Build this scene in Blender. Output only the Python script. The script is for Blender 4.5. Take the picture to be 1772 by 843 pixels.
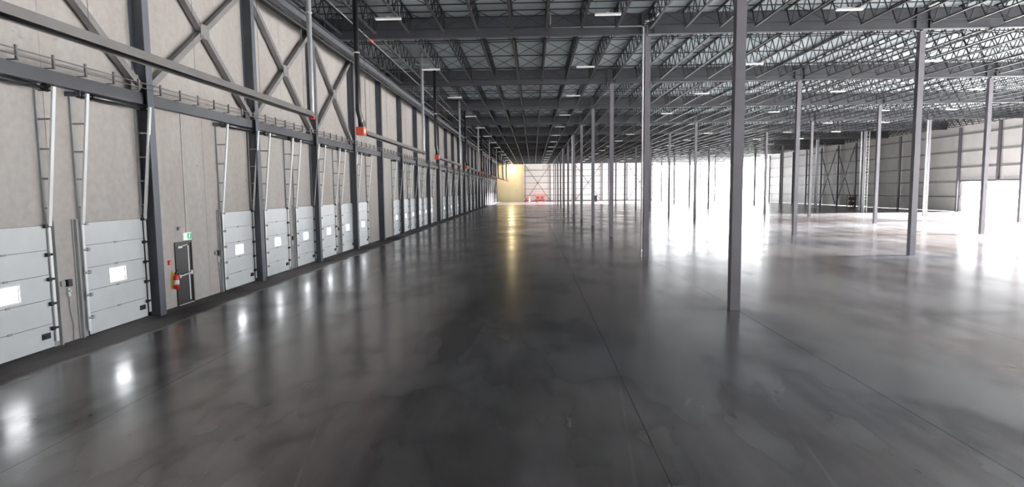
import bpy, math, random
from mathutils import Matrix, Vector
random.seed(7)
C = bpy.context.scene.collection
SC = bpy.context.scene
for o in list(bpy.data.objects): bpy.data.objects.remove(o)

# ------------------------------------------------------------------ camera
H = 3.8
FPX, YAW, PITCH, ROLL = 1039.43, .0357, .0888, -.0101
cam = bpy.data.cameras.new('camera'); co = bpy.data.objects.new('camera', cam); C.objects.link(co)
F = Vector((-math.sin(YAW)*math.cos(PITCH), math.cos(YAW)*math.cos(PITCH), -math.sin(PITCH)))
R0 = Vector((math.cos(YAW), math.sin(YAW), 0)); U0 = R0.cross(F)
RR = R0*math.cos(ROLL)+U0*math.sin(ROLL); UU = -R0*math.sin(ROLL)+U0*math.cos(ROLL)
m = Matrix((RR, UU, -F)).transposed().to_4x4(); m.translation = (0, 0, H)
co.matrix_world = m
cam.sensor_width = 36; cam.lens = 36*FPX/1772; cam.clip_end = 2000; cam.clip_start = .05
SC.camera = co

# ------------------------------------------------------------------ world (plain bright overcast sky)
SKY = 14.0
w = bpy.data.worlds.new('world'); SC.world = w; w.use_nodes = True
bg = w.node_tree.nodes['Background']; bg.inputs[0].default_value = (.94, .97, 1, 1); bg.inputs[1].default_value = SKY
SC.view_settings.view_transform = 'Standard'; SC.view_settings.look = 'None'
SC.view_settings.gamma = 1; SC.view_settings.exposure = 0.12; SC.view_settings.use_curve_mapping = False
SC.cycles.max_bounces = 10; SC.cycles.diffuse_bounces = 6; SC.cycles.glossy_bounces = 4
SC.cycles.sample_clamp_indirect = 12

XW, XR, YF, YB, ZD = -12.03, 62.0, 198.0, -14.0, 13.3
XC, SX, Y0, SY = 6.26, 14.51, 18.82, 14.83
WY0, WS = 18.18, 7.1
OPN_Y0, OPN_Y1, OPN_Z = -6.0, 89.4, 4.35
OPT_Y1, OPT_Z = 67.5, 6.42                   # unseen near stretch of the same opening, made taller to let in more light      # long dock opening in the right wall
OPF_Y0, OPF_Z, OPF_X0 = 160.5, 11.3, 39.0     # tall bright opening round the far right corner
OPB_X0, OPB_X1, OPB_Z = 30.0, 61.0, 6.5        # unseen opening behind the camera, placed and sized to let in light

def portal(loc, rot, sx, sy):
    l = bpy.data.lights.new('sky_portal', 'AREA'); l.shape = 'RECTANGLE'; l.size = sx; l.size_y = sy
    l.cycles.is_portal = True
    o = bpy.data.objects.new('sky_portal', l); C.objects.link(o); o.location = loc; o.rotation_euler = rot
PI = math.pi
portal((XR, (OPT_Y1+OPN_Y1)/2, OPN_Z/2), (0, PI/2, 0), OPN_Z, OPN_Y1-OPT_Y1)
portal((XR, (OPN_Y0+OPT_Y1)/2, OPT_Z/2), (0, PI/2, 0), OPT_Z, OPT_Y1-OPN_Y0)
portal((XR, (OPF_Y0+YF)/2, OPF_Z/2), (0, PI/2, 0), OPF_Z, YF-OPF_Y0)
portal(((OPF_X0+XR)/2, YF, OPF_Z/2), (-PI/2, 0, 0), XR-OPF_X0, OPF_Z)
portal(((OPB_X0+OPB_X1)/2, YB, OPB_Z/2), (PI/2, 0, 0), OPB_X1-OPB_X0, OPB_Z)

sl = bpy.data.lights.new('hazy_sun', 'SUN'); sl.energy = 380; sl.angle = math.radians(9); sl.color = (1, .97, .93)
so = bpy.data.objects.new('hazy_sun', sl); C.objects.link(so); so.location = (120, -20, 60)
so.rotation_euler = Vector((-.97, -.08, -.176)).to_track_quat('-Z', 'Y').to_euler()
# ------------------------------------------------------------------ materials
def mat(name, col, rough=.6, metal=0, emit=None, es=0, noise=None, spec=.5, bump=0, bscale=40):
    m = bpy.data.materials.new(name); m.use_nodes = True; nt = m.node_tree; b = nt.nodes['Principled BSDF']
    b.inputs['Base Color'].default_value = (*col, 1); b.inputs['Roughness'].default_value = rough
    b.inputs['Metallic'].default_value = metal; b.inputs['Specular IOR Level'].default_value = spec
    if emit: b.inputs['Emission Color'].default_value = (*emit, 1); b.inputs['Emission Strength'].default_value = es
    if noise:
        sc, amt = noise
        tc = nt.nodes.new('ShaderNodeTexCoord'); n = nt.nodes.new('ShaderNodeTexNoise')
        n.inputs['Scale'].default_value = sc; n.inputs['Detail'].default_value = 6
        nt.links.new(tc.outputs['Object'], n.inputs['Vector'])
        mr = nt.nodes.new('ShaderNodeMapRange'); mr.inputs[1].default_value = .3; mr.inputs[2].default_value = .7
        mr.inputs[3].default_value = 1-amt; mr.inputs[4].default_value = 1+amt
        nt.links.new(n.outputs['Fac'], mr.inputs[0])
        mx = nt.nodes.new('ShaderNodeVectorMath'); mx.operation = 'SCALE'; mx.inputs[0].default_value = col
        nt.links.new(mr.outputs[0], mx.inputs['Scale']); nt.links.new(mx.outputs[0], b.inputs['Base Color'])
        if bump:
            n2 = nt.nodes.new('ShaderNodeTexNoise'); n2.inputs['Scale'].default_value = bscale; n2.inputs['Detail'].default_value = 4
            nt.links.new(tc.outputs['Object'], n2.inputs['Vector'])
            bp = nt.nodes.new('ShaderNodeBump'); bp.inputs['Strength'].default_value = bump; bp.inputs['Distance'].default_value = .02
            nt.links.new(n2.outputs['Fac'], bp.inputs['Height']); nt.links.new(bp.outputs[0], b.inputs['Normal'])
    return m
M = {}
M['steel'] = mat('dark grey painted steel', (.06, .063, .073), .5, noise=(1.2, .12))
M['wallsteel'] = mat('blue grey painted steel', (.075, .083, .10), .5, noise=(1.2, .15))
M['joist'] = mat('dark primer joist steel', (.017, .018, .021), .4)
M['column'] = mat('grey painted column steel', (.17, .164, .184), .45, noise=(1.5, .08))
M['brace'] = mat('warm grey painted steel', (.16, .155, .155), .5, noise=(2, .12))
M['deck'] = mat('galvanised deck', (.54, .60, .62), .42, .5, noise=(.35, .2))
M['galv'] = mat('galvanised steel', (.62, .64, .65), .38, .5, noise=(3, .1))
M['bright'] = mat('bright zinc track', (.85, .86, .86), .4, .15)
M['jamb'] = mat('grey steel jamb', (.32, .33, .33), .5, noise=(2, .12))
M['doorwhite'] = mat('white insulated door', (.60, .62, .63), .38, noise=(1.5, .05))
M['black'] = mat('black rubber', (.012, .012, .013), .5)
M['blackpipe'] = mat('black flue duct', (.012, .012, .014), .35)
M['doorblack'] = mat('black door leaf', (.018, .016, .016), .4)
M['red'] = mat('red paint', (.62, .02, .012), .4)
M['orangered'] = mat('orange red burner paint', (.7, .09, .04), .45)
M['yellow'] = mat('yellow label', (.75, .5, .06), .5)
M['white'] = mat('white paint', (.8, .8, .78), .5)
M['green'] = mat('green sign', (.02, .3, .14), .5, emit=(.04, .5, .25), es=.35)
M['signwhite'] = mat('sign white', (.8, .85, .8), .5, emit=(.8, 1, .9), es=.5)
M['lens'] = mat('faintly glowing lamp diffuser', (.9, .9, .88), .4, emit=(1, .98, .93), es=.42)  # weak glow put into the diffuser so the bars look white
M['lit'] = mat('lit lamp diffuser', (.9, .85, .6), .4, emit=(1, .82, .45), es=28)
M['walllamp'] = mat('lit wall lamp lens', (.9, .85, .6), .4, emit=(1, .85, .5), es=9)
M['fixture'] = mat('white lamp housing', (.8, .8, .8), .4)
M['sheet'] = mat('pale liner panel', (.88, .865, .84), .5, noise=(.5, .04))
M['cream'] = mat('cream liner panel', (.78, .68, .42), .55, noise=(.4, .06))
M['brown'] = mat('rusty brown steel', (.12, .075, .05), .6)
M['tire'] = mat('grey tyre', (.03, .03, .03), .7)
M['outside'] = mat('pale concrete yard', (.72, .72, .72), .8)
g = bpy.data.materials.new('vision glass'); g.use_nodes = True; nt = g.node_tree
for n in list(nt.nodes):
    if n.type != 'OUTPUT_MATERIAL': nt.nodes.remove(n)
out = [n for n in nt.nodes if n.type == 'OUTPUT_MATERIAL'][0]
tr = nt.nodes.new('ShaderNodeBsdfTransparent'); gl = nt.nodes.new('ShaderNodeBsdfGlossy'); gl.inputs['Roughness'].default_value = .05
mx = nt.nodes.new('ShaderNodeMixShader'); mx.inputs[0].default_value = .06
nt.links.new(tr.outputs[0], mx.inputs[1]); nt.links.new(gl.outputs[0], mx.inputs[2]); nt.links.new(mx.outputs[0], out.inputs[0])
M['glass'] = g

def concrete():
    m = bpy.data.materials.new('precast concrete'); m.use_nodes = True; nt = m.node_tree; b = nt.nodes['Principled BSDF']
    L = nt.links.new
    geo = nt.nodes.new('ShaderNodeNewGeometry')
    n1 = nt.nodes.new('ShaderNodeTexNoise'); n1.inputs['Scale'].default_value = .45; n1.inputs['Detail'].default_value = 5
    mp = nt.nodes.new('ShaderNodeMapping'); mp.inputs['Scale'].default_value = (1, 1.6, .35)
    L(geo.outputs['Position'], mp.inputs[0]); L(mp.outputs[0], n1.inputs['Vector'])
    n2 = nt.nodes.new('ShaderNodeTexNoise'); n2.inputs['Scale'].default_value = 5; n2.inputs['Detail'].default_value = 8
    L(geo.outputs['Position'], n2.inputs['Vector'])
    r1 = nt.nodes.new('ShaderNodeValToRGB'); r1.color_ramp.elements[0].position = .32; r1.color_ramp.elements[1].position = .68
    r1.color_ramp.elements[0].color = (.345, .312, .293, 1); r1.color_ramp.elements[1].color = (.405, .385, .37, 1)
    L(n1.outputs['Fac'], r1.inputs[0])
    r2 = nt.nodes.new('ShaderNodeMapRange'); r2.inputs[1].default_value = .35; r2.inputs[2].default_value = .65; r2.inputs[3].default_value = .93; r2.inputs[4].default_value = 1.04
    L(n2.outputs['Fac'], r2.inputs[0])
    # sparse small scuffs
    n3 = nt.nodes.new('ShaderNodeTexNoise'); n3.inputs['Scale'].default_value = 1.7; n3.inputs['Detail'].default_value = 3
    mp3 = nt.nodes.new('ShaderNodeMapping'); mp3.inputs['Scale'].default_value = (1, 1.2, 2.6); mp3.inputs['Location'].default_value = (3, 7, 2)
    L(geo.outputs['Position'], mp3.inputs[0]); L(mp3.outputs[0], n3.inputs['Vector'])
    r3 = nt.nodes.new('ShaderNodeMapRange'); r3.inputs[1].default_value = .70; r3.inputs[2].default_value = .76; r3.inputs[3].default_value = 1; r3.inputs[4].default_value = .78
    L(n3.outputs['Fac'], r3.inputs[0])
    mu = nt.nodes.new('ShaderNodeMath'); mu.operation = 'MULTIPLY'; L(r2.outputs[0], mu.inputs[0]); L(r3.outputs[0], mu.inputs[1])
    sc = nt.nodes.new('ShaderNodeVectorMath'); sc.operation = 'SCALE'; L(r1.outputs[0], sc.inputs[0]); L(mu.outputs[0], sc.inputs['Scale'])
    L(sc.outputs[0], b.inputs['Base Color']); b.inputs['Roughness'].default_value = .75
    return m
M['concrete'] = concrete()

def floor_mat():
    m = bpy.data.materials.new('polished concrete floor'); m.use_nodes = True; nt = m.node_tree; b = nt.nodes['Principled BSDF']
    L = nt.links.new; N = nt.nodes.new
    geo = N('ShaderNodeNewGeometry'); sep = N('ShaderNodeSeparateXYZ'); L(geo.outputs['Position'], sep.inputs[0])
    def noise(scale, detail, mapping=(1, 1, 1), loc=(0, 0, 0), rot=0):
        mp = N('ShaderNodeMapping'); mp.inputs['Scale'].default_value = mapping; mp.inputs['Location'].default_value = loc
        mp.inputs['Rotation'].default_value = (0, 0, rot)
        L(geo.outputs['Position'], mp.inputs[0]); n = N('ShaderNodeTexNoise'); n.inputs['Scale'].default_value = scale; n.inputs['Detail'].default_value = detail
        L(mp.outputs[0], n.inputs['Vector']); return n.outputs['Fac']
    def mr(x, a, b_, c, d, soft=False):
        n = N('ShaderNodeMapRange'); n.inputs[1].default_value = a; n.inputs[2].default_value = b_; n.inputs[3].default_value = c; n.inputs[4].default_value = d
        n.interpolation_type = 'SMOOTHSTEP' if soft else 'LINEAR'
        L(x, n.inputs[0]); return n.outputs[0]
    def math_(op, a, b_=None):
        n = N('ShaderNodeMath'); n.operation = op
        for i, v in enumerate((a, b_)):
            if v is None: continue
            if isinstance(v, (int, float)): n.inputs[i].default_value = v
            else: L(v, n.inputs[i])
        return n.outputs[0]
    cloud = noise(.16, 4, (1, .8, 1)); fine = noise(.8, 4, (1, .35, 1), (5, 3, 0), .25); streak = noise(.5, 3, (2.2, .25, 1), (1, 9, 0), -.15)
    v = math_('ADD', mr(cloud, .25, .75, -.42, .42, True), mr(fine, .25, .75, -.25, .25, True)); v = math_('ADD', v, mr(streak, .35, .75, -.1, .35, True)); v = math_('ADD', v, 1)
    ramp = N('ShaderNodeValToRGB'); ramp.color_ramp.elements[0].color = (.095, .081, .080, 1); ramp.color_ramp.elements[1].color = (.077, .078, .088, 1)
    ramp.color_ramp.elements[0].position = .35; ramp.color_ramp.elements[1].position = .65
    L(noise(.09, 3, (1, 1, 1), (20, 4, 0)), ramp.inputs[0])
    # worn tyre traces running across the slab
    def line(a, b_, c, wd, amp, broken):
        d = math_('ADD', math_('ADD', math_('MULTIPLY', sep.outputs[0], a), math_('MULTIPLY', sep.outputs[1], b_)), c)
        d = math_('ADD', d, mr(noise(.05, 1), 0, 1, -.3, .3))
        d = math_('ABSOLUTE', d); d = mr(d, 0, wd, amp, 0)
        return math_('MULTIPLY', d, mr(broken, .42, .6, 0, 1))
    br = noise(.6, 3, (1, 1, 1), (8, 8, 0))
    nrm = math.hypot(4.07, 5.71)
    for off in (0, 1.1): v = math_('ADD', v, line(4.07/nrm, 5.71/nrm, -((-3.04)*4.07+21.69*5.71)/nrm+off, .05, .55, br))
    v = math_('ADD', v, line(1, -.10, -.5, .04, .3, br)); v = math_('ADD', v, line(1, -.16, -2.6, .04, .3, br)); v = math_('ADD', v, line(1, .2, 1.7, .04, .3, br))
    sc = N('ShaderNodeVectorMath'); sc.operation = 'SCALE'; L(ramp.outputs[0], sc.inputs[0]); L(v, sc.inputs['Scale'])
    L(sc.outputs[0], b.inputs['Base Color'])
    rough = math_('ADD', mr(noise(.33, 4, (1, .6, 1), (2, 6, 0), .3), .25, .75, .16, .25, True), mr(fine, .15, .85, -.01, .015, True))
    # unpolished band along the wall of doors
    edge = math_('ADD', sep.outputs[0], mr(noise(.5, 4), 0, 1, -.35, .35))
    band = mr(edge, -10.75, -10.45, 1, 0)
    rough = math_('ADD', rough, math_('MULTIPLY', band, .5))
    L(rough, b.inputs['Roughness'])
    b.inputs['Specular IOR Level'].default_value = .5
    polish = mr(math_('ADD', math_('MULTIPLY', noise(.8, 4, (1, .38, 1), (4, 2, 0)), .5), math_('MULTIPLY', noise(.25, 3, (1, .8, 1), (11, 2, 0)), .5)), .42, .58, .12, 1.0, True)
    b.inputs['IOR'].default_value = 1.8
    L(math_('MULTIPLY', polish, mr(band, 0, 1, 1, .25)), b.inputs['Specular IOR Level'])
    bp = N('ShaderNodeBump'); bp.inputs['Strength'].default_value = .05; bp.inputs['Distance'].default_value = .05
    L(noise(.7, 3, (1, 1, 1)), bp.inputs['Height']); L(bp.outputs[0], b.inputs['Normal'])
    return m
M['floor'] = floor_mat()
M['joint'] = mat('dark joint filler', (.015, .015, .015), .9)

# ------------------------------------------------------------------ mesh helpers
class MB:
    def __init__(s): s.v = []; s.f = []; s.mi = []; s.cur = 0
    def quadbox(s, p):
        n = len(s.v); s.v += p
        for q in ((0,3,2,1),(4,5,6,7),(0,1,5,4),(1,2,6,5),(2,3,7,6),(3,0,4,7)):
            s.f.append(tuple(n+i for i in q)); s.mi.append(s.cur)
    def box(s, x0, x1, y0, y1, z0, z1):
        s.quadbox([(x0,y0,z0),(x1,y0,z0),(x1,y1,z0),(x0,y1,z0),(x0,y0,z1),(x1,y0,z1),(x1,y1,z1),(x0,y1,z1)]); return s
    def bar(s, a, b, wd, dp=None, up=(0,0,1), caps=True):
        dp = dp or wd; a = Vector(a); b = Vector(b); d = (b-a).normalized(); up = Vector(up)
        if abs(d.dot(up)) > .98: up = Vector((1, 0, 0))
        r = d.cross(up).normalized(); u = r.cross(d)
        n = len(s.v)
        for p in (a, b):
            for i, j in ((-1,-1),(1,-1),(1,1),(-1,1)): s.v.append(tuple(p+r*(i*wd/2)+u*(j*dp/2)))
        fs = [(0,1,5,4),(1,2,6,5),(2,3,7,6),(3,0,4,7)]
        if caps: fs += [(0,3,2,1),(4,5,6,7)]
        for q in fs: s.f.append(tuple(n+i for i in q)); s.mi.append(s.cur)
        return s
    def tube(s, pts, r, n=10, caps=True):
        pts = [Vector(p) for p in pts]; base = len(s.v); prev = None
        for i, p in enumerate(pts):
            d = ((pts[min(i+1, len(pts)-1)]-pts[max(i-1, 0)])).normalized()
            if prev is None: up = Vector((0,0,1)) if abs(d.z) < .95 else Vector((1,0,0))
            else: up = prev
            a = d.cross(up).normalized(); u = a.cross(d); prev = u
            rr = r[i] if isinstance(r, (list, tuple)) else r
            for k in range(n):
                t = 2*PI*k/n; s.v.append(tuple(p+a*math.cos(t)*rr+u*math.sin(t)*rr))
        for i in range(len(pts)-1):
            for k in range(n):
                k2 = (k+1) % n
                s.f.append((base+i*n+k, base+i*n+k2, base+(i+1)*n+k2, base+(i+1)*n+k)); s.mi.append(s.cur)
        if caps:
            s.f.append(tuple(base+k for k in reversed(range(n)))); s.mi.append(s.cur)
            s.f.append(tuple(base+(len(pts)-1)*n+k for k in range(n))); s.mi.append(s.cur)
        return s
    def prism(s, poly, y0, y1):     # poly in x,z extruded along y
        n = len(s.v); k = len(poly)
        for y in (y0, y1): s.v += [(x, y, z) for x, z in poly]
        s.f.append(tuple(n+i for i in range(k))); s.f.append(tuple(n+k+i for i in reversed(range(k)))); s.mi += [s.cur]*2
        for i in range(k):
            j = (i+1) % k; s.f.append((n+i, n+k+i, n+k+j, n+j)); s.mi.append(s.cur)
        return s
    def mesh(s, name, mats):
        me = bpy.data.meshes.new(name); me.from_pydata(s.v, [], s.f)
        for m_ in (mats if isinstance(mats, (list, tuple)) else [mats]): me.materials.append(M[m_])
        if any(s.mi): me.polygons.foreach_set('material_index', s.mi)
        me.update(); return me
    def build(s, name, mats, parent=None, smooth=False, bevel=0):
        me = s.mesh(name, mats)
        if smooth:
            for p in me.polygons: p.use_smooth = len(p.vertices) == 4
        o = bpy.data.objects.new(name, me); C.objects.link(o)
        if parent: o.parent = parent
        if bevel:
            b = o.modifiers.new('bevel', 'BEVEL'); b.width = bevel; b.segments = 2; b.limit_method = 'ANGLE'
        return o
def put(name, me, parent, loc=(0,0,0)):
    o = bpy.data.objects.new(name, me); C.objects.link(o); o.parent = parent; o.location = loc; return o
def tag(o, label=None, cat=None, group=None, kind=None):
    if label: o['label'] = label
    if cat: o['category'] = cat
    if group: o['group'] = group
    if kind: o['kind'] = kind
    return o
def empty(name, loc=(0,0,0), rz=0):
    o = bpy.data.objects.new(name, None); C.objects.link(o); o.location = loc; o.rotation_euler = (0,0,rz); o.empty_display_size = .2; return o
def copy_tree(o, parent=None, name=None):
    c = o.copy(); C.objects.link(c); c.parent = parent
    if name: c.name = name
    for ch in list(KIDS.get(o.name, [])):
        cc = copy_tree(ch, c)
    return c
KIDS = {}
def register(root):
    KIDS[root.name] = [o for o in bpy.data.objects if o.parent == root]
    for k in KIDS[root.name]: register(k)
ONES = ['','first','second','third','fourth','fifth','sixth','seventh','eighth','ninth','tenth','eleventh','twelfth','thirteenth','fourteenth','fifteenth','sixteenth','seventeenth','eighteenth','nineteenth']
TENS = {2:'twent',3:'thirt',4:'fort',5:'fift'}
def nth(n):
    if n < 20: return ONES[n]
    t, u = divmod(n, 10)
    return TENS[t]+('ieth' if u == 0 else 'y-'+ONES[u])

# ------------------------------------------------------------------ ground outside and floor
def yard(x0, x1, y0, y1):
    o = MB().box(x0, x1, y0, y1, -1.3, -1.2).build('yard', 'outside'); tag(o, 'pale concrete yard outside the building', kind='structure')
yard(-120, XW-.3, -120, 300); yard(XR+.4, 260, -120, 300); yard(XW-.3, XR+.4, YF+.4, 300); yard(XW-.3, XR+.4, -120, YB-.4)
fl = MB().box(XW-.25, XR+.3, YB-.3, YF+.3, -.5, -.016).build('floor', 'joint'); tag(fl, 'polished dark concrete warehouse floor', kind='structure')
xs = [XW, -7.32, 1.75, 6.35]; x = 6.35
while x < XR-6: x += 5.55; xs.append(x)
xs[-1] = XR
ys = [YB]; y = Y0-2*SY
ys += [Y0+SY*k for k in range(-1, 13)]
ys[-1] = YF
slabs = {}
for i in range(len(xs)-1):
    for j in range(len(ys)-1):
        w_, d_ = xs[i+1]-xs[i], ys[j+1]-ys[j]; key = (round(w_, 3), round(d_, 3))
        if key not in slabs: slabs[key] = MB().box(.006, w_-.006, .006, d_-.006, -.015, 0).mesh('floor_slab', 'floor')
        put('floor_slab', slabs[key], fl, (xs[i], ys[j], 0))

# ------------------------------------------------------------------ ceiling: ribbed deck, joists, girders, bridging
cb = MB(); y = YB-.3; p = .1525
v = cb.v; n = 0
x0, x1 = XW-.2, XR+.3
prof = []
while y < YF+.3:
    prof += [(y, ZD), (y+.06, ZD), (y+.075, ZD+.06), (y+.137, ZD+.06)]; y += p
for (yy, zz) in prof: v += [(x0, yy, zz), (x1, yy, zz)]
for i in range(len(prof)-1): cb.f.append((2*i, 2*i+2, 2*i+3, 2*i+1)); cb.mi.append(0)
k = len(v); v += [(x0, YB-.3, ZD+.35), (x1, YB-.3, ZD+.35), (x1, YF+.3, ZD+.35), (x0, YF+.3, ZD+.35)]; cb.f.append((k, k+1, k+2, k+3)); cb.mi.append(0)
ceil = cb.build('ceiling', 'deck'); tag(ceil, 'ribbed steel roof deck on dark open-web joists', kind='structure')

def joist_mesh(L_):
    b = MB(); h = L_/2-.15; zt, zb = 1.06, .04
    b.bar((0, -h, zt), (0, h, zt), .13, .07); b.bar((0, -h+.75, zb), (0, h-.75, zb), .12, .06)
    n = 24; st = (2*h-.3)/n
    for i in range(n):
        ya = -h+.15+i*st; yb = ya+st
        a, c = (zt, zb) if i % 2 == 0 else (zb, zt)
        b.bar((0, ya, a), (0, yb, c), .045, .045, caps=False)
    return b
jb = joist_mesh(SY); jme = jb.mesh('roof_joist', 'joist')
jx = [XC-1.829*k for k in range(1, 10)]+[XC+1.8138*k for k in range(0, 31)]
ZJ = 12.17
spots = []
for kb in range(-2, 12):
    yc = Y0+SY*(kb+.5)
    for x in jx:
        if x > XR-.5: continue
        vis = 1 if yc > 0 and abs(x/yc) < 1.15 else 0
        spots.append((-vis, math.hypot(x, yc), x, yc))
spots.sort()
rest = MB()
for i, (_, _, x, yc) in enumerate(spots):
    if i < 298: put('roof_joist', jme, ceil, (x, yc, ZJ))
    else:
        n = len(rest.v); rest.v += [(a+x, b_+yc, c+ZJ) for a, b_, c in jb.v]
        rest.f += [tuple(n+q for q in f) for f in jb.f]; rest.mi += jb.mi
ro = rest.build('roof_joist', 'joist', ceil); ro['kind'] = 'stuff'
def ibeam(b, x0, x1, y, z0, z1, fw, t=.025):
    b.box(x0, x1, y-fw/2, y+fw/2, z0, z0+t); b.box(x0, x1, y-fw/2, y+fw/2, z1-t, z1); b.box(x0, x1, y-.01, y+.01, z0+t, z1-t)
gx = [XW+.3, XC]+[XC+SX*i for i in range(1, 4)]+[XR-.2]
for i in range(5):
    L_ = gx[i+1]-gx[i]
    b = MB(); ibeam(b, 0.01, L_-.01, 0, 12.12, 13.22, .3)
    for s in (.35, L_-.35):
        b.box(s-.012, s+.012, -.14, .14, 12.145, 13.195)
    gm = b.mesh('roof_girder', 'steel')
    for kk in range(-1, 13): put('roof_girder', gm, ceil, (gx[i], Y0+SY*kk, 0))
b = MB()
allx = sorted([XW+.2]+[x for x in jx if x < XR-.5]+[XR-.2])
b.bar((allx[0], 0, ZJ+.13), (allx[-1], 0, ZJ+.13), .045); b.bar((allx[0], 0, ZJ+1.0), (allx[-1], 0, ZJ+1.0), .045)
for a, c in zip(allx, allx[1:]):
    if random.random() < .55:
        b.bar((a, 0, ZJ+.1), (c, 0, ZJ+1.02), .03, caps=False); b.bar((a, 0.03, ZJ+1.02), (c, 0.03, ZJ+.1), .03, caps=False)
bm_ = b.mesh('bridging_rod', 'joist')
for kb in range(-1, 12):
    for q in range(4): put('bridging_rod', bm_, ceil, (0, Y0+SY*kb+SY*(q+.5)/4+.37*(q-1.5), 0))

# ------------------------------------------------------------------ left wall: precast panels, eave, cladding strip
wl = empty('wall_left', (XW, 0, 0)); tag(wl, 'pale precast concrete wall with a long row of dock doors', kind='structure')
DW, DH = 2.44, 3.05
door_y = [13.08, 16.74]
g0 = [23.93, 27.6, 31.12, 34.7, 38.3, 41.8]
per = 4*WS
for q in range(0, 7):
    for a in g0:
        yy = a+per*q
        if yy < YF-3: door_y.append(yy)
door_y = sorted(door_y)
MAN_Y0, MAN_Y1 = 19.62, 20.62
# panel boundaries: midway between neighbouring door slots
edges = [YB]
slots = []
allslots = []
yy = WY0-WS*5
bay = 0
while yy < YF:
    allslots += [yy+WS*.255, yy+WS*.755]; yy += WS
b_edges = [YB]+[y for y in [WY0-WS*5+WS*.5*k for k in range(0, 62)] if YB+1 < y < YF-1]+[YF]
for a, c in zip(b_edges, b_edges[1:]):
    b = MB(); ya, yc = a+.006, c-.006
    holes = [(d-DW/2+.03, d+DW/2-.03, DH-.05) for d in door_y if a-DW/2 < d < c+DW/2]
    if a-1 < MAN_Y0 < c+1: holes.append((MAN_Y0+.03, MAN_Y1-.03, 2.1))
    holes = sorted((max(h0, ya), min(h1, yc), hz) for h0, h1, hz in holes if min(h1, yc) > max(h0, ya))
    cur = ya; top = 12.6
    for h0, h1, hz in holes:
        if h0 > cur+.001: b.box(-.25, 0, cur, h0, 0, top)
        b.box(-.25, 0, h0, h1, hz, top); cur = h1
    if cur < yc-.001: b.box(-.25, 0, cur, yc, 0, top)
    b.build('concrete_panel', 'concrete', wl)
MB().box(-.25, -.05, YB, YF, 12.6, 13.4).build('cladding_strip', 'steel', wl)
eb = MB(); eb.box(-.02, .36, YB, YF, 12.22, 12.26); eb.box(.14, .17, YB, YF, 12.26, 13.2); eb.box(-.02, .36, YB, YF, 13.2, 13.24)
o = eb.build('eave_beam', 'steel'); o.location = (XW+.02, 0, 0); tag(o, 'long dark eave beam along the top of the dock door wall', 'beam')
st = MB(); st.bar((0, YB+.3, 0), (0, YF-.3, 0), .3, .03); st.bar((0, YB+.3, .36), (0, YF-.3, .36), .3, .03); st.bar((0, YB+.3, .18), (0, YF-.3, .18), .02, .33)
o = st.build('strut_beam', 'steel'); o.location = (XW+1.35, 0, 11.73); tag(o, 'dark strut beam running under the joists nearest the dock door wall', 'beam')
for q, (xx, zz, r) in enumerate([(XW+.45, 12.1, .025), (XW+.62, 12.02, .02)]):
    o = MB().tube([(xx, YB+.2, zz), (xx, YF-.3, zz)], r, 8).build('conduit', 'galv', smooth=True)
    tag(o, ['upper thin metal conduit along the head of the dock door wall', 'lower thin metal conduit just below its twin at the wall head'][q], 'conduit')

# ------------------------------------------------------------------ wall columns (left)
def wcol_mesh(depth=.43, fw=.3, z1=13.2):
    b = MB(); b.box(0, .025, -fw/2, fw/2, 0, z1); b.box(depth-.025, depth, -fw/2, fw/2, 0, z1); b.box(.025, depth-.025, -.01, .01, 0, z1)
    return b.mesh('wall_column', 'wallsteel')
wcm = wcol_mesh()
for k in range(-2, 26):
    y = WY0+WS*k
    if y > YF-1: continue
    o = put('wall_column', wcm, None, (XW+.005, y, 0)); o.scale.z = 12.2/13.2
    lab = ['dark wide-flange column on the dock door wall, just left of the frame', 'dark wide-flange column on the dock door wall at the frame edge'][k+2] if k < 0 else 'dark wide-flange column on the dock door wall, %s from the near end in view' % nth(k+1)
    tag(o, lab, 'column', 'wide-flange columns along the dock door wall')

# cross braces on upper wall
for n_, k in enumerate(range(-1, 3)):
    ya, yb = WY0+WS*k, WY0+WS*(k+1); r = empty('cross_brace', (XW+.2, (ya+yb)/2, 6.9)); h = WS/2-.17
    for s in (1, -1):
        MB().bar((0 if s > 0 else .0, -h*s, .1), (0, h*s, 5.2), .2, .2, up=(1, 0, 0)).build('diagonal_strut', 'brace', r)
    b = MB(); b.box(.101, .125, -.28, .28, 2.4, 2.9)
    for s in (-.18, .18): b.tube([(.125, s, 2.65+s), (.15, s, 2.65+s)], .03, 8)
    b.build('gusset_plate', 'brace', r)
    for s in (1, -1):
        MB().box(-.015, .015, s*h-.35 if s > 0 else s*h, s*h if s > 0 else s*h+.35, -.05, .45).build('end_plate', 'brace', r)
    tag(r, 'grey tubular X brace high on the dock wall, %s' % ['cut off by the left frame edge', 'above the fire exit door', 'just left of the nearest silver flue', 'behind the nearest black duct'][n_], 'brace', 'X braces on the upper wall')

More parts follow.
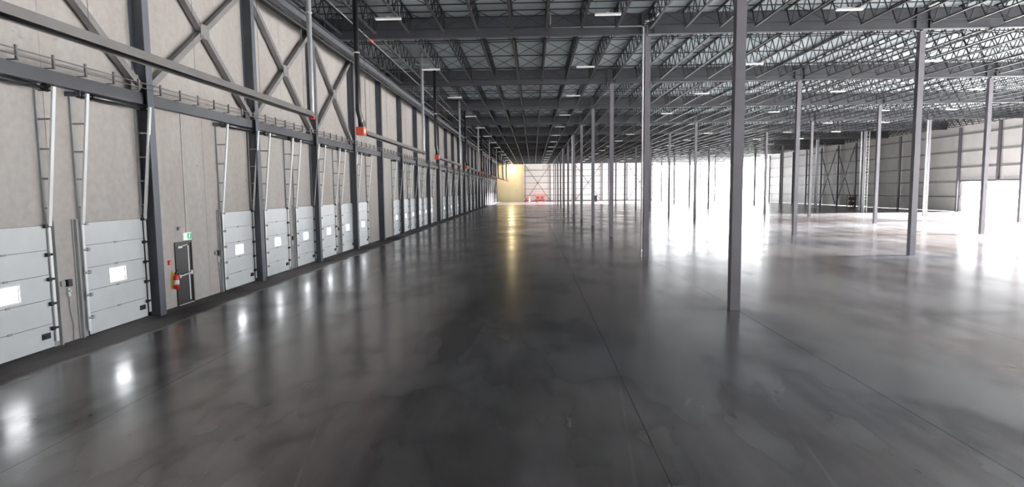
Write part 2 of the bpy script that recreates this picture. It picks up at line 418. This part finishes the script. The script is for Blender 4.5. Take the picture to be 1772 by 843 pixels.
# header beam at door head height and the rail of conduits on it
b = MB(); b.box(0, .03, YB+.3, YF-.3, 6.5, 6.83); b.box(.03, .22, YB+.3, YF-.3, 6.5, 6.525); b.box(.03, .22, YB+.3, YF-.3, 6.805, 6.83); b.box(.19, .22, YB+.3, YF-.3, 6.525, 6.805)
o = b.build('header_beam', 'steel'); o.location = (XW+.06, 0, 0); tag(o, 'long grey horizontal beam above the dock doors', 'beam')
r = empty('conduit_rail', (XW+.47, 0, 6.83))
for zz in (.1, .24): MB().tube([(0, YB+.4, zz), (0, YF-.4, zz)], .016, 6).build('conduit', 'brace', r, smooth=True)
b = MB().bar((0, 0, 0), (0, 0, .33), .05, .05); b.box(-.22, .03, -.03, .03, 0, .02); bmh = b.mesh('bracket', 'brace')
y = 5.0; cnt = 0
while y < YF-2 and cnt < 184:
    put('bracket', bmh, r, (0, y, 0)); y += 1.05; cnt += 1
tag(r, 'pair of thin conduits on short brackets along the top of the header beam', 'conduit')

# ------------------------------------------------------------------ dock doors
def make_door():
    r = empty('door_1', (XW, 0, 0))
    hs = [.61]*5
    for i in range(5):
        z0, z1 = i*.61+.006, (i+1)*.61-.006
        if i == 0: z0 = .03
        b = MB()
        if i == 2:
            wy, za, zb = .34, 1.31, 1.71
            for xa, xb, q0, q1 in ((.02, .052, 2*.61, 3*.61), (.052, .07, z0, z1)):
                b.cur = 1 if xa < .05 else 0
                b.box(xa, xb, -DW/2, -wy, q0, q1); b.box(xa, xb, wy, DW/2, q0, q1); b.box(xa, xb, -wy, wy, q0, za); b.box(xa, xb, -wy, wy, zb, q1)
        else:
            b.cur = 1; b.box(.02, .052, -DW/2, DW/2, z0 if i == 0 else i*.61, (i+1)*.61); b.cur = 0; b.box(.052, .07, -DW/2, DW/2, z0, z1)
        for q in (.2, .4):      # pressed ribs of the sandwich panel
            if i != 2: b.box(.07, .073, -DW/2+.02, DW/2-.02, i*.61+q-.006, i*.61+q+.006)
        s = b.build('door_section', ['doorwhite', 'joist'], r)
        if i == 2:
            f = MB(); wy, za, zb = .34, 1.31, 1.71
            f.box(.07, .082, -wy-.03, -wy+.01, za-.03, zb+.03); f.box(.07, .082, wy-.01, wy+.03, za-.03, zb+.03); f.box(.07, .082, -wy+.01, wy-.01, za-.03, za+.01); f.box(.07, .082, -wy+.01, wy-.01, zb-.01, zb+.03)
            f.build('window_frame', 'white', s)
            MB().box(.04, .045, -wy, wy, za, zb).build('window_pane', 'glass', s)
        if i == 0:
            h = MB(); h.box(.07, .10, .86, 1.1, .27, .41); h.bar((.10, .90, .34), (.10, 1.06, .34), .05, .05); h.build('handle', 'black', s)
        if i < 4:
            hn = MB()
            for yy in (-.02,): hn.box(.07, .085, yy-.06, yy+.06, z1-.02, z1+.03)
            hn.build('hinge', 'jamb', s)
    MB().box(.015, .075, -DW/2, DW/2, 0, .03).build('bottom_seal', 'black', r)
    for s in (-1, 1):
        e = s*(DW/2)
        j = MB(); a, c = sorted((e+s*.005, e+s*.30)); j.box(.002, .03, a, c, 0, DH+.1); a, c = sorted((e+s*.22, e+s*.26)); j.box(.03, .11, a, c, 0, DH+.1)
        j.build('jamb', 'jamb', r)
        t = MB(); a, c = sorted((e+s*.02, e+s*.10))
        t.box(.10, .13, a, c, .15, DH); 
        tr_ = t.build('track', 'bright', r)
        top = MB(); top.bar((.13, e+s*.06, DH-.02), (.50, e+s*.06, 6.4), .05, .10, up=(0, 1, 0)); top.build('upper_rail', 'bright', tr_)
        wr = MB(); wr.bar((.03, e+s*.06, DH+.1), (.03, e+s*.06, 6.4), .07, .05); 
        wr.build('wall_angle', 'jamb', tr_)
        for q in range(5):
            z = DH+.42+q*.72; xx = .13+.37*(z-DH)/(6.4-DH)
            MB().bar((.05, e+s*.06, z), (xx-.02, e+s*.06, z), .03, .045).build('rung', 'jamb', tr_)
        for q in range(5):
            z = .5+q*.61 if q < 4 else DH-.02
            rb = MB(); rb.tube([(.115, e-s*.03, z), (.115, e+s*.09, z)], .035, 8); rb.box(.09, .16, min(e-s*.1, e-s*.02), max(e-s*.1, e-s*.02), z-.045, z+.045); rb.build('roller', 'black' if s > 0 else 'jamb', r)
    sh = MB(); sh.tube([(.30, -DW/2-.25, 6.38), (.30, DW/2+.25, 6.38)], .03, 8); sh.tube([(.30, -.9, 6.38), (.30, .95, 6.38)], .075, 10)
    sh.build('torsion_shaft', 'blackpipe', r, smooth=True)
    for s in (-1, 1):
        MB().tube([(.30, s*1.28-.06, 6.38), (.30, s*1.28+.06, 6.38)], .10, 14).build('cable_drum', 'blackpipe', r)
        MB().box(0, .42, s*1.42-.012, s*1.42+.012, 6.32, 6.44).build('bearing_plate', 'wallsteel', r)
    return r
proto = make_door(); register(proto)
near_doors = [d for d in door_y]
for i, y in enumerate(near_doors):
    o = proto if i == 0 else copy_tree(proto, None, 'door_%d' % (i+1))
    o.location = (XW, y, 0)
    tag(o, 'white sectional dock door, %s from the left end of the wall' % nth(i+1), 'door', 'white dock doors in the long wall', 'structure')
# ------------------------------------------------------------------ exit door
r = empty('door_%d' % (len(near_doors)+1), (XW, (MAN_Y0+MAN_Y1)/2, 0)); w2 = (MAN_Y1-MAN_Y0)/2
b = MB(); b.box(-.06, .04, -w2, -w2+.06, 0, 2.16); b.box(-.06, .04, w2-.06, w2, 0, 2.16); b.box(-.06, .04, -w2+.06, w2-.06, 2.1, 2.16); b.build('door_frame', 'doorblack', r)
b = MB(); b.box(-.03, .015, -w2+.065, w2-.065, .015, 2.09); lf = b.build('door_leaf', 'doorblack', r)
b = MB(); b.box(.015, .022, w2-.24, w2-.19, .1, 2.0); b.build('edge_strip', 'bright', lf)
b = MB(); b.bar((.07, -w2+.12, 1.0), (.07, w2-.12, 1.06), .05, .04); b.box(.015, .08, -w2+.1, -w2+.2, .94, 1.06); b.box(.015, .08, w2-.2, w2-.1, .98, 1.12); b.build('push_bar', 'galv', r)
b = MB(); b.box(.015, .07, -w2+.12, -w2+.36, 1.95, 2.02); b.bar((.06, -w2+.3, 2.0), (.16, -w2+.5, 2.05), .03, .015); b.build('door_closer', 'galv', r)
b = MB(); b.box(-.2, .05, -w2+.06, w2-.06, 0, .015); b.build('threshold', 'bright', r)
tag(r, 'black exit door with a push bar between the dock doors', 'door', None, 'structure')
# exit sign with running person pictogram
r = empty('exit_sign', (XW, 20.38, 2.2)); MB().box(.005, .06, -.2, .2, 0, .24).build('housing', 'signwhite', r)
MB().box(.06, .064, -.05, .19, .02, .22).build('green_panel', 'green', r)
b = MB(); b.tube([(.064, .09, .19), (.068, .09, .19)], .018, 10); b.bar((.066, .08, .165), (.066, .06, .10), .035, .004, up=(1,0,0))
b.bar((.066, .06, .10), (.066, .10, .06), .018, .004, up=(1,0,0)); b.bar((.066, .06, .10), (.066, .02, .05), .018, .004, up=(1,0,0)); b.bar((.066, .08, .155), (.066, .13, .13), .014, .004, up=(1,0,0)); b.bar((.066, .08, .155), (.066, .03, .14), .014, .004, up=(1,0,0))
b.build('pictogram', 'signwhite', r)
tag(r, 'small green running person exit sign above the black exit door', 'sign')
o = MB().tube([(0, 0, 2.44), (0, 0, 6.5)], .016, 8).build('conduit', 'white', smooth=True); o.location = (XW+.025, 20.38, 0); tag(o, 'thin white vertical conduit above the exit sign', 'conduit')
# extinguisher
r = empty('fire_extinguisher', (XW+.14, 19.42, .62))
MB().tube([(0,0,0),(0,0,.015),(0,0,.40),(0,0,.46),(0,0,.50)], [.06,.085,.085,.05,.025], 16).build('cylinder', 'red', r, smooth=True)
MB().tube([(0,0,.15),(0,0,.31)], .088, 16).build('label_band', 'white', r, smooth=True)
b = MB(); b.box(-.03, .03, -.03, .03, .50, .56); b.bar((0, -.02, .56), (0, .12, .62), .03, .02); b.build('valve_handle', 'black', r)
MB().tube([(0,.03,.53),(.03,.09,.50),(.05,.11,.38),(.05,.11,.14)], .014, 8).build('hose', 'black', r, smooth=True)
MB().box(-.14, -.085, -.05, .05, .02, .60).build('back_plate', 'yellow', r)
tag(r, 'red fire extinguisher hung on the wall left of the exit door', 'extinguisher')
r = empty('fire_alarm_pull', (XW, 19.28, 1.45)); MB().box(0, .05, -.06, .06, 0, .15).build('backbox', 'red', r); MB().box(.05, .06, -.03, .03, .05, .08).build('pull_bar', 'white', r)
tag(r, 'small red fire alarm pull above the extinguisher', 'alarm')
r = empty('junction_box', (XW, 19.9, 2.55)); MB().box(0, .08, -.06, .06, 0, .12).build('box', 'jamb', r); MB().tube([(.08, 0, .06), (.12, 0, .04)], .03, 10).build('emergency_lamp', 'white', r)
tag(r, 'small grey box up and left of the exit sign', 'box')

# controls beside doors
def make_ctrl():
    r = empty('door_control', (XW, 0, 1.3))
    MB().box(.005, .10, -.07, .07, .14, .32).build('control_box', 'black', r)
    MB().box(.005, .06, -.24, -.11, .17, .30).build('switch_plate', 'jamb', r)
    b = MB(); b.box(.005, .06, -.04, .03, -.12, .10); b.tube([(.06, .0, .02), (.10, .0, .02)], .025, 8); b.build('disconnect_switch', 'galv', r)
    MB().tube([(.03, 0, -.12), (.03, .02, -.5), (.03, .1, -.9), (.03, .05, -1.28)], .012, 6).build('cable', 'jamb', r, smooth=True)
    return r
cp = make_ctrl(); register(cp)
cys = [14.93, 22.35]+[y+1.8 for i, y in enumerate(door_y) if i > 2 and i+1 < len(door_y) and door_y[i+1]-y < 4][::2]
for i, y in enumerate(cys[:18]):
    o = cp if i == 0 else copy_tree(cp); o.location = (XW, y, 1.3)
    tag(o, 'black and grey door control boxes on the concrete, %s from the left' % nth(i+1), 'control box', 'control boxes between dock doors')

# ------------------------------------------------------------------ radiant tube heaters
XH, ZH = -7.55, 6.42
def make_heater():
    r = empty('tube_heater', (XH, 0, ZH))     # origin at flue end, tube runs to -y
    L_ = 15.1
    # nearest heater's flue end at y=0; burner at y=-L_ (nearer the camera)
    prof = [(-.16,-.07),(-.08,.12),(.08,.12),(.16,-.07),(.15,-.072),(.07,.11),(-.07,.11),(-.15,-.072)]
    MB().prism(prof, -L_+.4, -.1).build('reflector', 'brace', r)
    t = MB().tube([(0, -L_+.2, -.02), (0, -.05, -.02)], .055, 10); t.build('radiant_tube', 'blackpipe', r, smooth=True)
    b = MB(); b.box(-.17, .17, -L_-.3, -L_+.15, -.15, .2); bx = b.build('burner_box', 'orangered', r, bevel=.02)
    MB().box(.17, .176, -L_-.25, -L_, -.05, .12).build('rating_plate', 'white', bx)
    MB().tube([(0, -L_-.1, .2), (0, -L_-.12, .55), (-.06, -L_-.2, .9), (-.06, -L_-.2, 6.78)], .12, 14).build('intake_duct', 'blackpipe', r, smooth=True)
    MB().tube([(-.06, -L_-.2, 3.35), (-.06, -L_-.2, 3.41)], .135, 14).build('duct_clamp', 'bright', r)
    MB().tube([(0, -L_+.25, .10), (0, -L_+.25, .45), (0, -L_+.4, .55), (0, -L_+.55, .45), (0, -L_+.55, .3)], .022, 8).build('gas_hose', 'black', r, smooth=True)
    MB().tube([(0, -L_+.75, .2), (0, -L_+.75, 6.7)], .014, 6).build('gas_pipe', 'black', r, smooth=True)
    f = MB().tube([(0, -.05, -.02), (0, 0.03, 0), (0, .05, .12), (0, .05, .6), (0, .05, 6.85)], [.05,.06,.065,.075,.105], 14); f.build('flue', 'galv', r, smooth=True)
    fc = MB().tube([(0, .05, 3.4), (0, .05, 3.45)], .11, 14); fc.bar((-.45, .05, 6.0), (.5, .05, 6.0), .05, .05); fc.build('flue_bracket', 'bright', r)
    for q in range(5): MB().tube([(0, -L_+1.5+q*(L_-2.2)/4, .12), (0, -L_+1.5+q*(L_-2.2)/4, 6.7)], .006, 4).build('hanger_wire', 'steel', r)
    MB().box(-.06, .06, -.02, .10, -.12, .1).build('end_fitting', 'red', r)
    return r
hp = make_heater(); register(hp)
for i in range(9):
    y = 20.65+21.1*i
    if y > YF-2: break
    o = hp if i == 0 else copy_tree(hp); o.location = (XH, y, ZH)
    tag(o, 'long radiant tube heater with silver flue and black duct, %s along the dock wall' % nth(i+1), 'heater', 'tube heaters hung along the dock wall')

# ------------------------------------------------------------------ interior columns
b = MB(); hw = .15; b.box(-hw, hw, -hw, hw, 0, 11.95)
cm = b.mesh('shaft', 'column')
b = MB(); b.box(-.17, .17, -.22, .22, 11.95, 12.0); b.box(-.02, .02, -.13, .13, 12.0, 12.12); b.box(-.17, .17, -.15, .15, 12.09, 12.12); capm = b.mesh('cap_plate', 'column')
rows = ['the row beside the open aisle', 'the second row right of the aisle', 'the third row right of the aisle', 'the row nearest the far right wall']
for ri in range(4):
    for k in range(0, 12):
        r = empty('steel_column', (XC+SX*ri, Y0+SY*k, 0))
        put('shaft', cm, r); put('cap_plate', capm, r)
        tag(r, 'square grey steel column, %s nearest the camera in %s' % (nth(k+1), rows[ri]), 'column', 'square columns in '+rows[ri])

# roof drain pipes beside some columns
def drain(x, y, rad, kind, label, z1=12.0):
    r = empty('drain_pipe', (x, y, 0))
    MB().tube([(0,0,0),(0,0,z1-.3),(0,0,z1-.05),(0,.0,z1)], rad, 12).build('downpipe', kind, r, smooth=True)
    for z in (.35, 3.9, 5.2, 9.2): MB().tube([(0,0,z),(0,0,z+.07)], rad+.015, 12).build('pipe_collar', kind, r)
    tag(r, label, 'pipe'); return r
dr = drain(6.0, 33.5, .045, 'bright', 'thin white drain pipe on the second column beside the aisle', 12.1)
b = MB().tube([(0,0,12.1),(0,-.02,12.45),(-.12,-.03,12.52),(-4.9,-.03,12.55),(-5.0,-.03,12.65),(-5.0,-.03,13.25)], .045, 10); b.build('branch_pipe', 'galv', dr, smooth=True)
b = MB().tube([(.1,-.02,12.55),(.1,-.1,12.75),(.5,-.1,12.85),(.9,-.6,13.25)], .07, 10); b.build('elbow_pipe', 'galv', dr, smooth=True)
drain(5.98, 92.7, .055, 'bright', 'thin white drain pipe on the sixth column beside the aisle')
drain(5.98, 122.4, .055, 'bright', 'thin white drain pipe on the eighth column beside the aisle')
drain(49.45, 78.0, .11, 'galv', 'white drain pipe on the fifth column of the rightmost row')
drain(49.4, 93.1, .11, 'galv', 'white drain pipe with collars on the sixth column of the rightmost row')
drain(49.45, 107.6, .10, 'galv', 'white drain pipe on the seventh column of the rightmost row')
r = empty('access_ladder', (50.1, 92.6, 0))
for s in (-.2, .2): MB().bar((s, 0, 0), (s, 0, 12), .06, .04).build('stile', 'bright', r)
for q in range(24): MB().bar((-.2, 0, .4+q*.48), (.2, 0, .4+q*.48), .03, .03).build('rung', 'bright', r)
tag(r, 'white vertical ladder beside the sixth column of the rightmost row', 'ladder')

# ------------------------------------------------------------------ sprinkler mains
for n_, (x, z) in enumerate([(-8.85, 12.07), (24.4, 12.07)]):
    r = empty('sprinkler_pipe', (x, 0, z))
    MB().tube([(0, 2, 0), (0, YF-3, 0)], .032, 8).build('pipe_run', 'brace', r, smooth=True)
    b = MB()
    for q in range(15 if n_ == 0 else 6):
        yy = Y0+SY*(q)+.0
        if yy > YF-4: break
        cpl = MB().bar((0, yy+1.0, .03), (0, yy+1.0, .2), .02, .02).tube([(0, yy-.3, 0), (0, yy-.12, 0), (0, yy-.1, 0), (0, yy+.1, 0), (0, yy+.12, 0), (0, yy+.3, 0)], [.045,.045,.07,.07,.045,.045], 8)
        if n_ == 0: cpl.build('pipe_coupling', 'red', r)
        else: cpl.build('pipe_coupling', 'galv', r)
    tag(r, ['long sprinkler pipe with red couplings under the joists near the dock wall', 'long grey sprinkler pipe under the joists right of the aisle columns'][n_], 'pipe')

# ------------------------------------------------------------------ light fixtures
def make_fixture(lens):
    r = empty('light_fixture', (0, 0, 12.25))
    b = MB(); b.prism([(-.62,-.0),(.62,-.0),(.60,.07),(-.60,.07)], -.09, .09); b.box(-.08, .08, -.05, .05, .07, .12); b.build('housing', 'fixture', r)
    MB().box(-.60, .60, -.08, .08, -.022, -.001).build('diffuser', lens, r)
    b = MB(); b.tube([(.55, 0, .07), (.55, 0, 1.38)], .010, 5); b.build('hanger_wire', 'galv', r)
    b = MB(); b.tube([(-.55, 0, .07), (-.55, 0, 1.38)], .006, 4); b.build('hanger_wire', 'steel', r)
    return r
fp = make_fixture('lens'); register(fp); lp = make_fixture('lit'); register(lp)
frows = [(-6.78, 'dock side of the aisle'), (3.55, 'right side of the aisle'), (14.6, 'above the second lane'), (26.1, 'above the third lane'), (37.7, 'above the fourth lane'), (44.8, 'lane left of the rightmost columns')]
lit_at = {(5, 3), (5, 6), (5, 7)}
first = {0: True, 1: True}
FY = [16.6, 29.0, 41.0, 53.3, 66.9, 79.2, 91.5, 103.7, 116, 128.3, 140.6, 152.9, 165.2, 177.5, 189.8]
for ri, (x, nm) in enumerate(frows):
    for k, y in enumerate(FY):
        lit = (ri, k) in lit_at; src = lp if lit else fp
        if first[int(lit)]: o = src; first[int(lit)] = False
        else: o = copy_tree(src)
        zz = 12.25
        o.location = (x, y, zz-.35)
        tag(o, '%s hanging light bar, %s from the camera, %s' % ('glowing warm' if lit else 'white', nth(k+1), nm), 'light', 'hanging light bars')

# ------------------------------------------------------------------ far wall
wf = empty('wall_far', (0, YF, 0)); tag(wf, 'pale end wall of liner panels and dark girts', kind='structure')
fx = [-2.9, 5.64, 13.93, 22.2, 30.6, OPF_X0]
gz = [0, 2.03, 4.05, 6.06, 8.16, 10.13, 12.15, 13.3]
for a, c in zip(fx, fx[1:]):
    for za, zb in zip(gz, gz[1:]): MB().box(a+.005, c-.005, .05, .2, za+.005, zb-.005).build('wall_panel', 'sheet', wf)
for za, zb in ((OPF_Z, 12.3), (12.3, 13.4)):
    MB().box(OPF_X0, XR, .05, .2, za, zb).build('wall_panel', 'sheet', wf)
for a, c in ((XW, -9.0), (-9.0, -6.0), (-6.0, -2.9)):
    MB().box(a+.004, c-.004, -.05 if a > -9.5 else .02, .2, 0, 12.6).build('cream_panel', 'cream', wf)
MB().box(XW, -2.9, -.05, .2, 12.6, 13.4).build('cladding_strip', 'brown', wf)
for z in gz[1:6]: MB().box(-2.9, OPF_X0, -.10, .05, z-.09, z+.09).build('girt', 'jamb', wf)
MB().box(-2.9, OPF_X0, -.04, .05, 0, .25).build('base_angle', 'brown', wf)
b = MB(); b.box(-.15, .15, -.40, -.38, 0, 12.1); b.box(-.15, .15, -.13, -.11, 0, 12.1); b.box(-.01, .01, -.38, -.13, 0, 12.1); fcm = b.mesh('end_wall_column', 'column')
for i, x in enumerate([-2.6, 5.64, 13.93, 22.2, 30.6, 38.8]):
    o = put('end_wall_column', fcm, None, (x, YF, 0)); tag(o, 'slim grey column on the end wall, %s from the cream panels' % nth(i+1), 'column', 'columns on the end wall')
for n_, (a, c) in enumerate([(-2.4, 5.5), (13.0+.9, 22.0), (30.7, 38.6)]):
    r = empty('cross_brace', (0, YF-.55, 0))
    for p, q in (((a, 0, .4), (c, 0, 11.6)), ((a, .06, 11.6), (c, .06, .4))): MB().bar(p, q, .16, .16, up=(0, 1, 0)).build('diagonal_strut', 'brace', r)
    MB().box((a+c)/2-.3, (a+c)/2+.3, -.12, -.09, 5.7, 6.3).build('gusset_plate', 'brace', r)
    tag(r, 'large X brace on the end wall, %s' % ['above the red lift', 'behind the aisle columns', 'left of the bright opening'][n_], 'brace', 'X braces on the end wall')
# lamp above the cream wall
r = empty('wall_lamp', (-7.2, YF-.62, 11.35)); MB().box(-.35, .35, .3, .56, .05, .45).build('housing', 'fixture', r)
MB().box(-.32, .32, .26, .298, .08, .42).build('diffuser', 'walllamp', r); MB().bar((0, .45, .45), (0, .45, .8), .05).build('bracket', 'steel', r)
l = bpy.data.lights.new('lamp_light', 'POINT'); l.energy = 900; l.color = (1, .82, .5); l.shadow_soft_size = .9
lo = bpy.data.objects.new('lamp_light', l); C.objects.link(lo); lo.parent = r; lo.location = (0, -1.2, -.6)
tag(r, 'bright warm lamp high on the cream end wall', 'light')

# ------------------------------------------------------------------ right wall
wr = empty('wall_right', (XR, 0, 0)); tag(wr, 'pale right wall of liner panels and grey girts', kind='structure')
rgz = [0, 2.17, 4.31, 6.42, 8.66, 11.11, 13.35]
ry = []
y = OPN_Y1
ry = [OPN_Y1, 96.9, 104.1, 111.2, 117.95, 124.7, 131.8, 138.9, 146, 153.2, OPF_Y0]
for a, c in zip(ry, ry[1:]):
    for za, zb in zip(rgz, rgz[1:]): MB().box(.05, .2, a+.005, c-.005, za+.005, zb-.005).build('wall_panel', 'sheet', wr)
y = OPN_Y1; ny = [OPN_Y1]
while y > YB+8: y -= 7.3; ny.append(y)
ny.append(YB)
for c, a in zip(ny, ny[1:]):
    for za, zb in ((OPN_Z, 6.42), (6.42, 8.66), (8.66, 11.11), (11.11, 13.35)):
        if c <= 67.6 and a > OPN_Y0-8 and zb < 6.5: continue
        MB().box(.05, .2, a+.005, c-.005, za+.005, zb-.005).build('wall_panel', 'sheet', wr)
MB().box(.05, .2, YB, OPN_Y0, 0, OPN_Z).build('wall_panel', 'sheet', wr)
MB().box(.05, .2, OPF_Y0, YF, OPF_Z, 13.35).build('wall_panel', 'sheet', wr)
for i, z in enumerate(rgz[1:6]):
    y0 = YB if z > OPT_Z-.1 else (67.5 if z > OPN_Z else OPN_Y1)
    MB().box(-.12, .05, y0+.01, OPF_Y0, z-.10, z+.10).build('girt', 'jamb', wr)
b = MB(); b.box(-.42, -.40, -.15, .15, 0, 12.1); b.box(-.14, -.12, -.15, .15, 0, 12.1); b.box(-.40, -.14, -.01, .01, 0, 12.1); rcm = b.mesh('side_wall_column', 'column')
b = MB(); b.box(-.42, -.40, -.15, .15, OPN_Z, 12.1); b.box(-.14, -.12, -.15, .15, OPN_Z, 12.1); b.box(-.40, -.14, -.01, .01, OPN_Z, 12.1); rcs = b.mesh('side_wall_column', 'column')
MB().box(-.45, -.12, 67.5, OPN_Y1, OPN_Z-.0, OPN_Z+.25).build('opening_header', 'column', wr)
cyl = [82.5, 75.3, 68.1]
for i, y in enumerate([89.95, 97, 104.13, 111.1, 117.95, 124.72, 131.82, 138.9, 146, 153.2, 160]):
    o = put('side_wall_column', rcm, None, (XR, y, 0)); tag(o, 'grey column on the right wall, %s beyond the wide bright opening' % nth(i+1), 'column', 'columns on the right wall')
for i, y in enumerate(cyl):
    o = put('side_wall_column', rcs, None, (XR, y, .26)); tag(o, 'grey column on the right wall above the bright opening, %s from its far end' % nth(i+1), 'column', 'columns above the bright opening')
for n_, (a, c) in enumerate([(118.1, 124.5), (124.9, 131.6)]):
    r = empty('cross_brace', (XR-.6, 0, 0))
    for p, q in (((0, a, .4), (0, c, 11.4)), ((.07, a, 11.4), (.07, c, .4))): MB().bar(p, q, .14, .14, up=(1, 0, 0)).build('diagonal_strut', 'wallsteel', r)
    MB().box(-.12, -.09, (a+c)/2-.3, (a+c)/2+.3, 5.6, 6.2).build('gusset_plate', 'wallsteel', r)
    tag(r, 'tall thin X brace on the right wall, the %s one' % ['nearer', 'farther'][n_], 'brace', 'X braces on the right wall')

# ------------------------------------------------------------------ back wall (behind the camera)
wb = empty('wall_back', (0, YB, 0)); tag(wb, 'pale wall behind the camera with a wide opening added to let in light', kind='structure')
for (a, c, za, zb) in ((XW, OPB_X0, 0, 13.35), (OPB_X1, XR, 0, 13.35), (OPB_X0, OPB_X1, OPB_Z, 13.35)): MB().box(a, c, -.2, 0, za, zb).build('wall_panel', 'sheet', wb)

# ------------------------------------------------------------------ red lifts and other far objects
def scissor_lift(x, y, s, rz, label):
    r = empty('scissor_lift', (x, y, 0), rz)
    b = MB(); b.box(-1.5*s, 1.5*s, -.75*s, .75*s, .35*s, .85*s); b.build('chassis', 'red', r, bevel=.04)
    for sx in (-1, 1):
        for sy in (-1, 1):
            t = MB().tube([(sx*.95*s, sy*.6*s, .36*s), (sx*.95*s, sy*.85*s, .36*s)], .36*s, 16); t.build('wheel', 'tire', r)
    b = MB()
    for q in range(3):
        z = .9*s+q*.22*s
        for sy in (-.55, .55):
            b.bar((-1.2*s, sy*s, z), (1.2*s, sy*s, z+.2*s), .08*s); b.bar((-1.2*s, sy*s, z+.2*s), (1.2*s, sy*s, z), .08*s)
    b.build('scissor_arms', 'black', r)
    MB().box(-1.5*s, 1.5*s, -.7*s, .7*s, 1.6*s, 1.75*s).build('platform', 'red', r)
    b = MB()
    for sx in (-1.45, -.5, .5, 1.45):
        for sy in (-.66, .66): b.bar((sx*s, sy*s, 1.75*s), (sx*s, sy*s, 2.35*s), .05*s)
    for z in (2.05, 2.35):
        for sy in (-.66, .66): b.bar((-1.45*s, sy*s, z*s), (1.45*s, sy*s, z*s), .05*s)
        for sx in (-1.45, 1.45): b.bar((sx*s, -.66*s, z*s), (sx*s, .66*s, z*s), .05*s)
    b.build('guard_rail', 'red', r)
    tag(r, label, 'lift'); return r
scissor_lift(2.2, 191, 1.05, .1, 'red scissor lift parked at the end wall under the X brace')
scissor_lift(-1.55, 194, .62, 1.3, 'small red lift at the end wall beside the cream panels')
# dark rack at right wall
r = empty('steel_rack', (60.3, 116.3, 0))
for sx in (-.5, .5):
    for sy in (-.6, .6): MB().bar((sx, sy, 0), (sx, sy, 2.3), .1).build('post', 'brown', r)
for z in (.3, 1.2, 2.1): MB().box(-.55, .55, -.65, .65, z, z+.08).build('shelf', 'brown', r)
for z, hh in ((.38, .6), (1.28, .55)): MB().box(-.4, .4, -.5, .3, z, z+hh).build('load', 'brown', r)
tag(r, 'small dark brown rack standing against the right wall by the X brace', 'rack')
r = empty('electrical_cabinet', (19.3, 186, 0)); MB().box(-.4, .4, -.3, .3, .1, 1.9).build('body', 'black', r, bevel=.02)
MB().box(-.36, .36, -.33, -.301, .15, 1.85).build('door', 'doorblack', r); MB().box(.25, .3, -.36, -.331, .9, 1.1).build('handle', 'galv', r); MB().box(-.42, .42, -.32, .32, 0, .1).build('plinth', 'black', r)
tag(r, 'small dark cabinet standing near the end wall behind the aisle columns', 'cabinet')
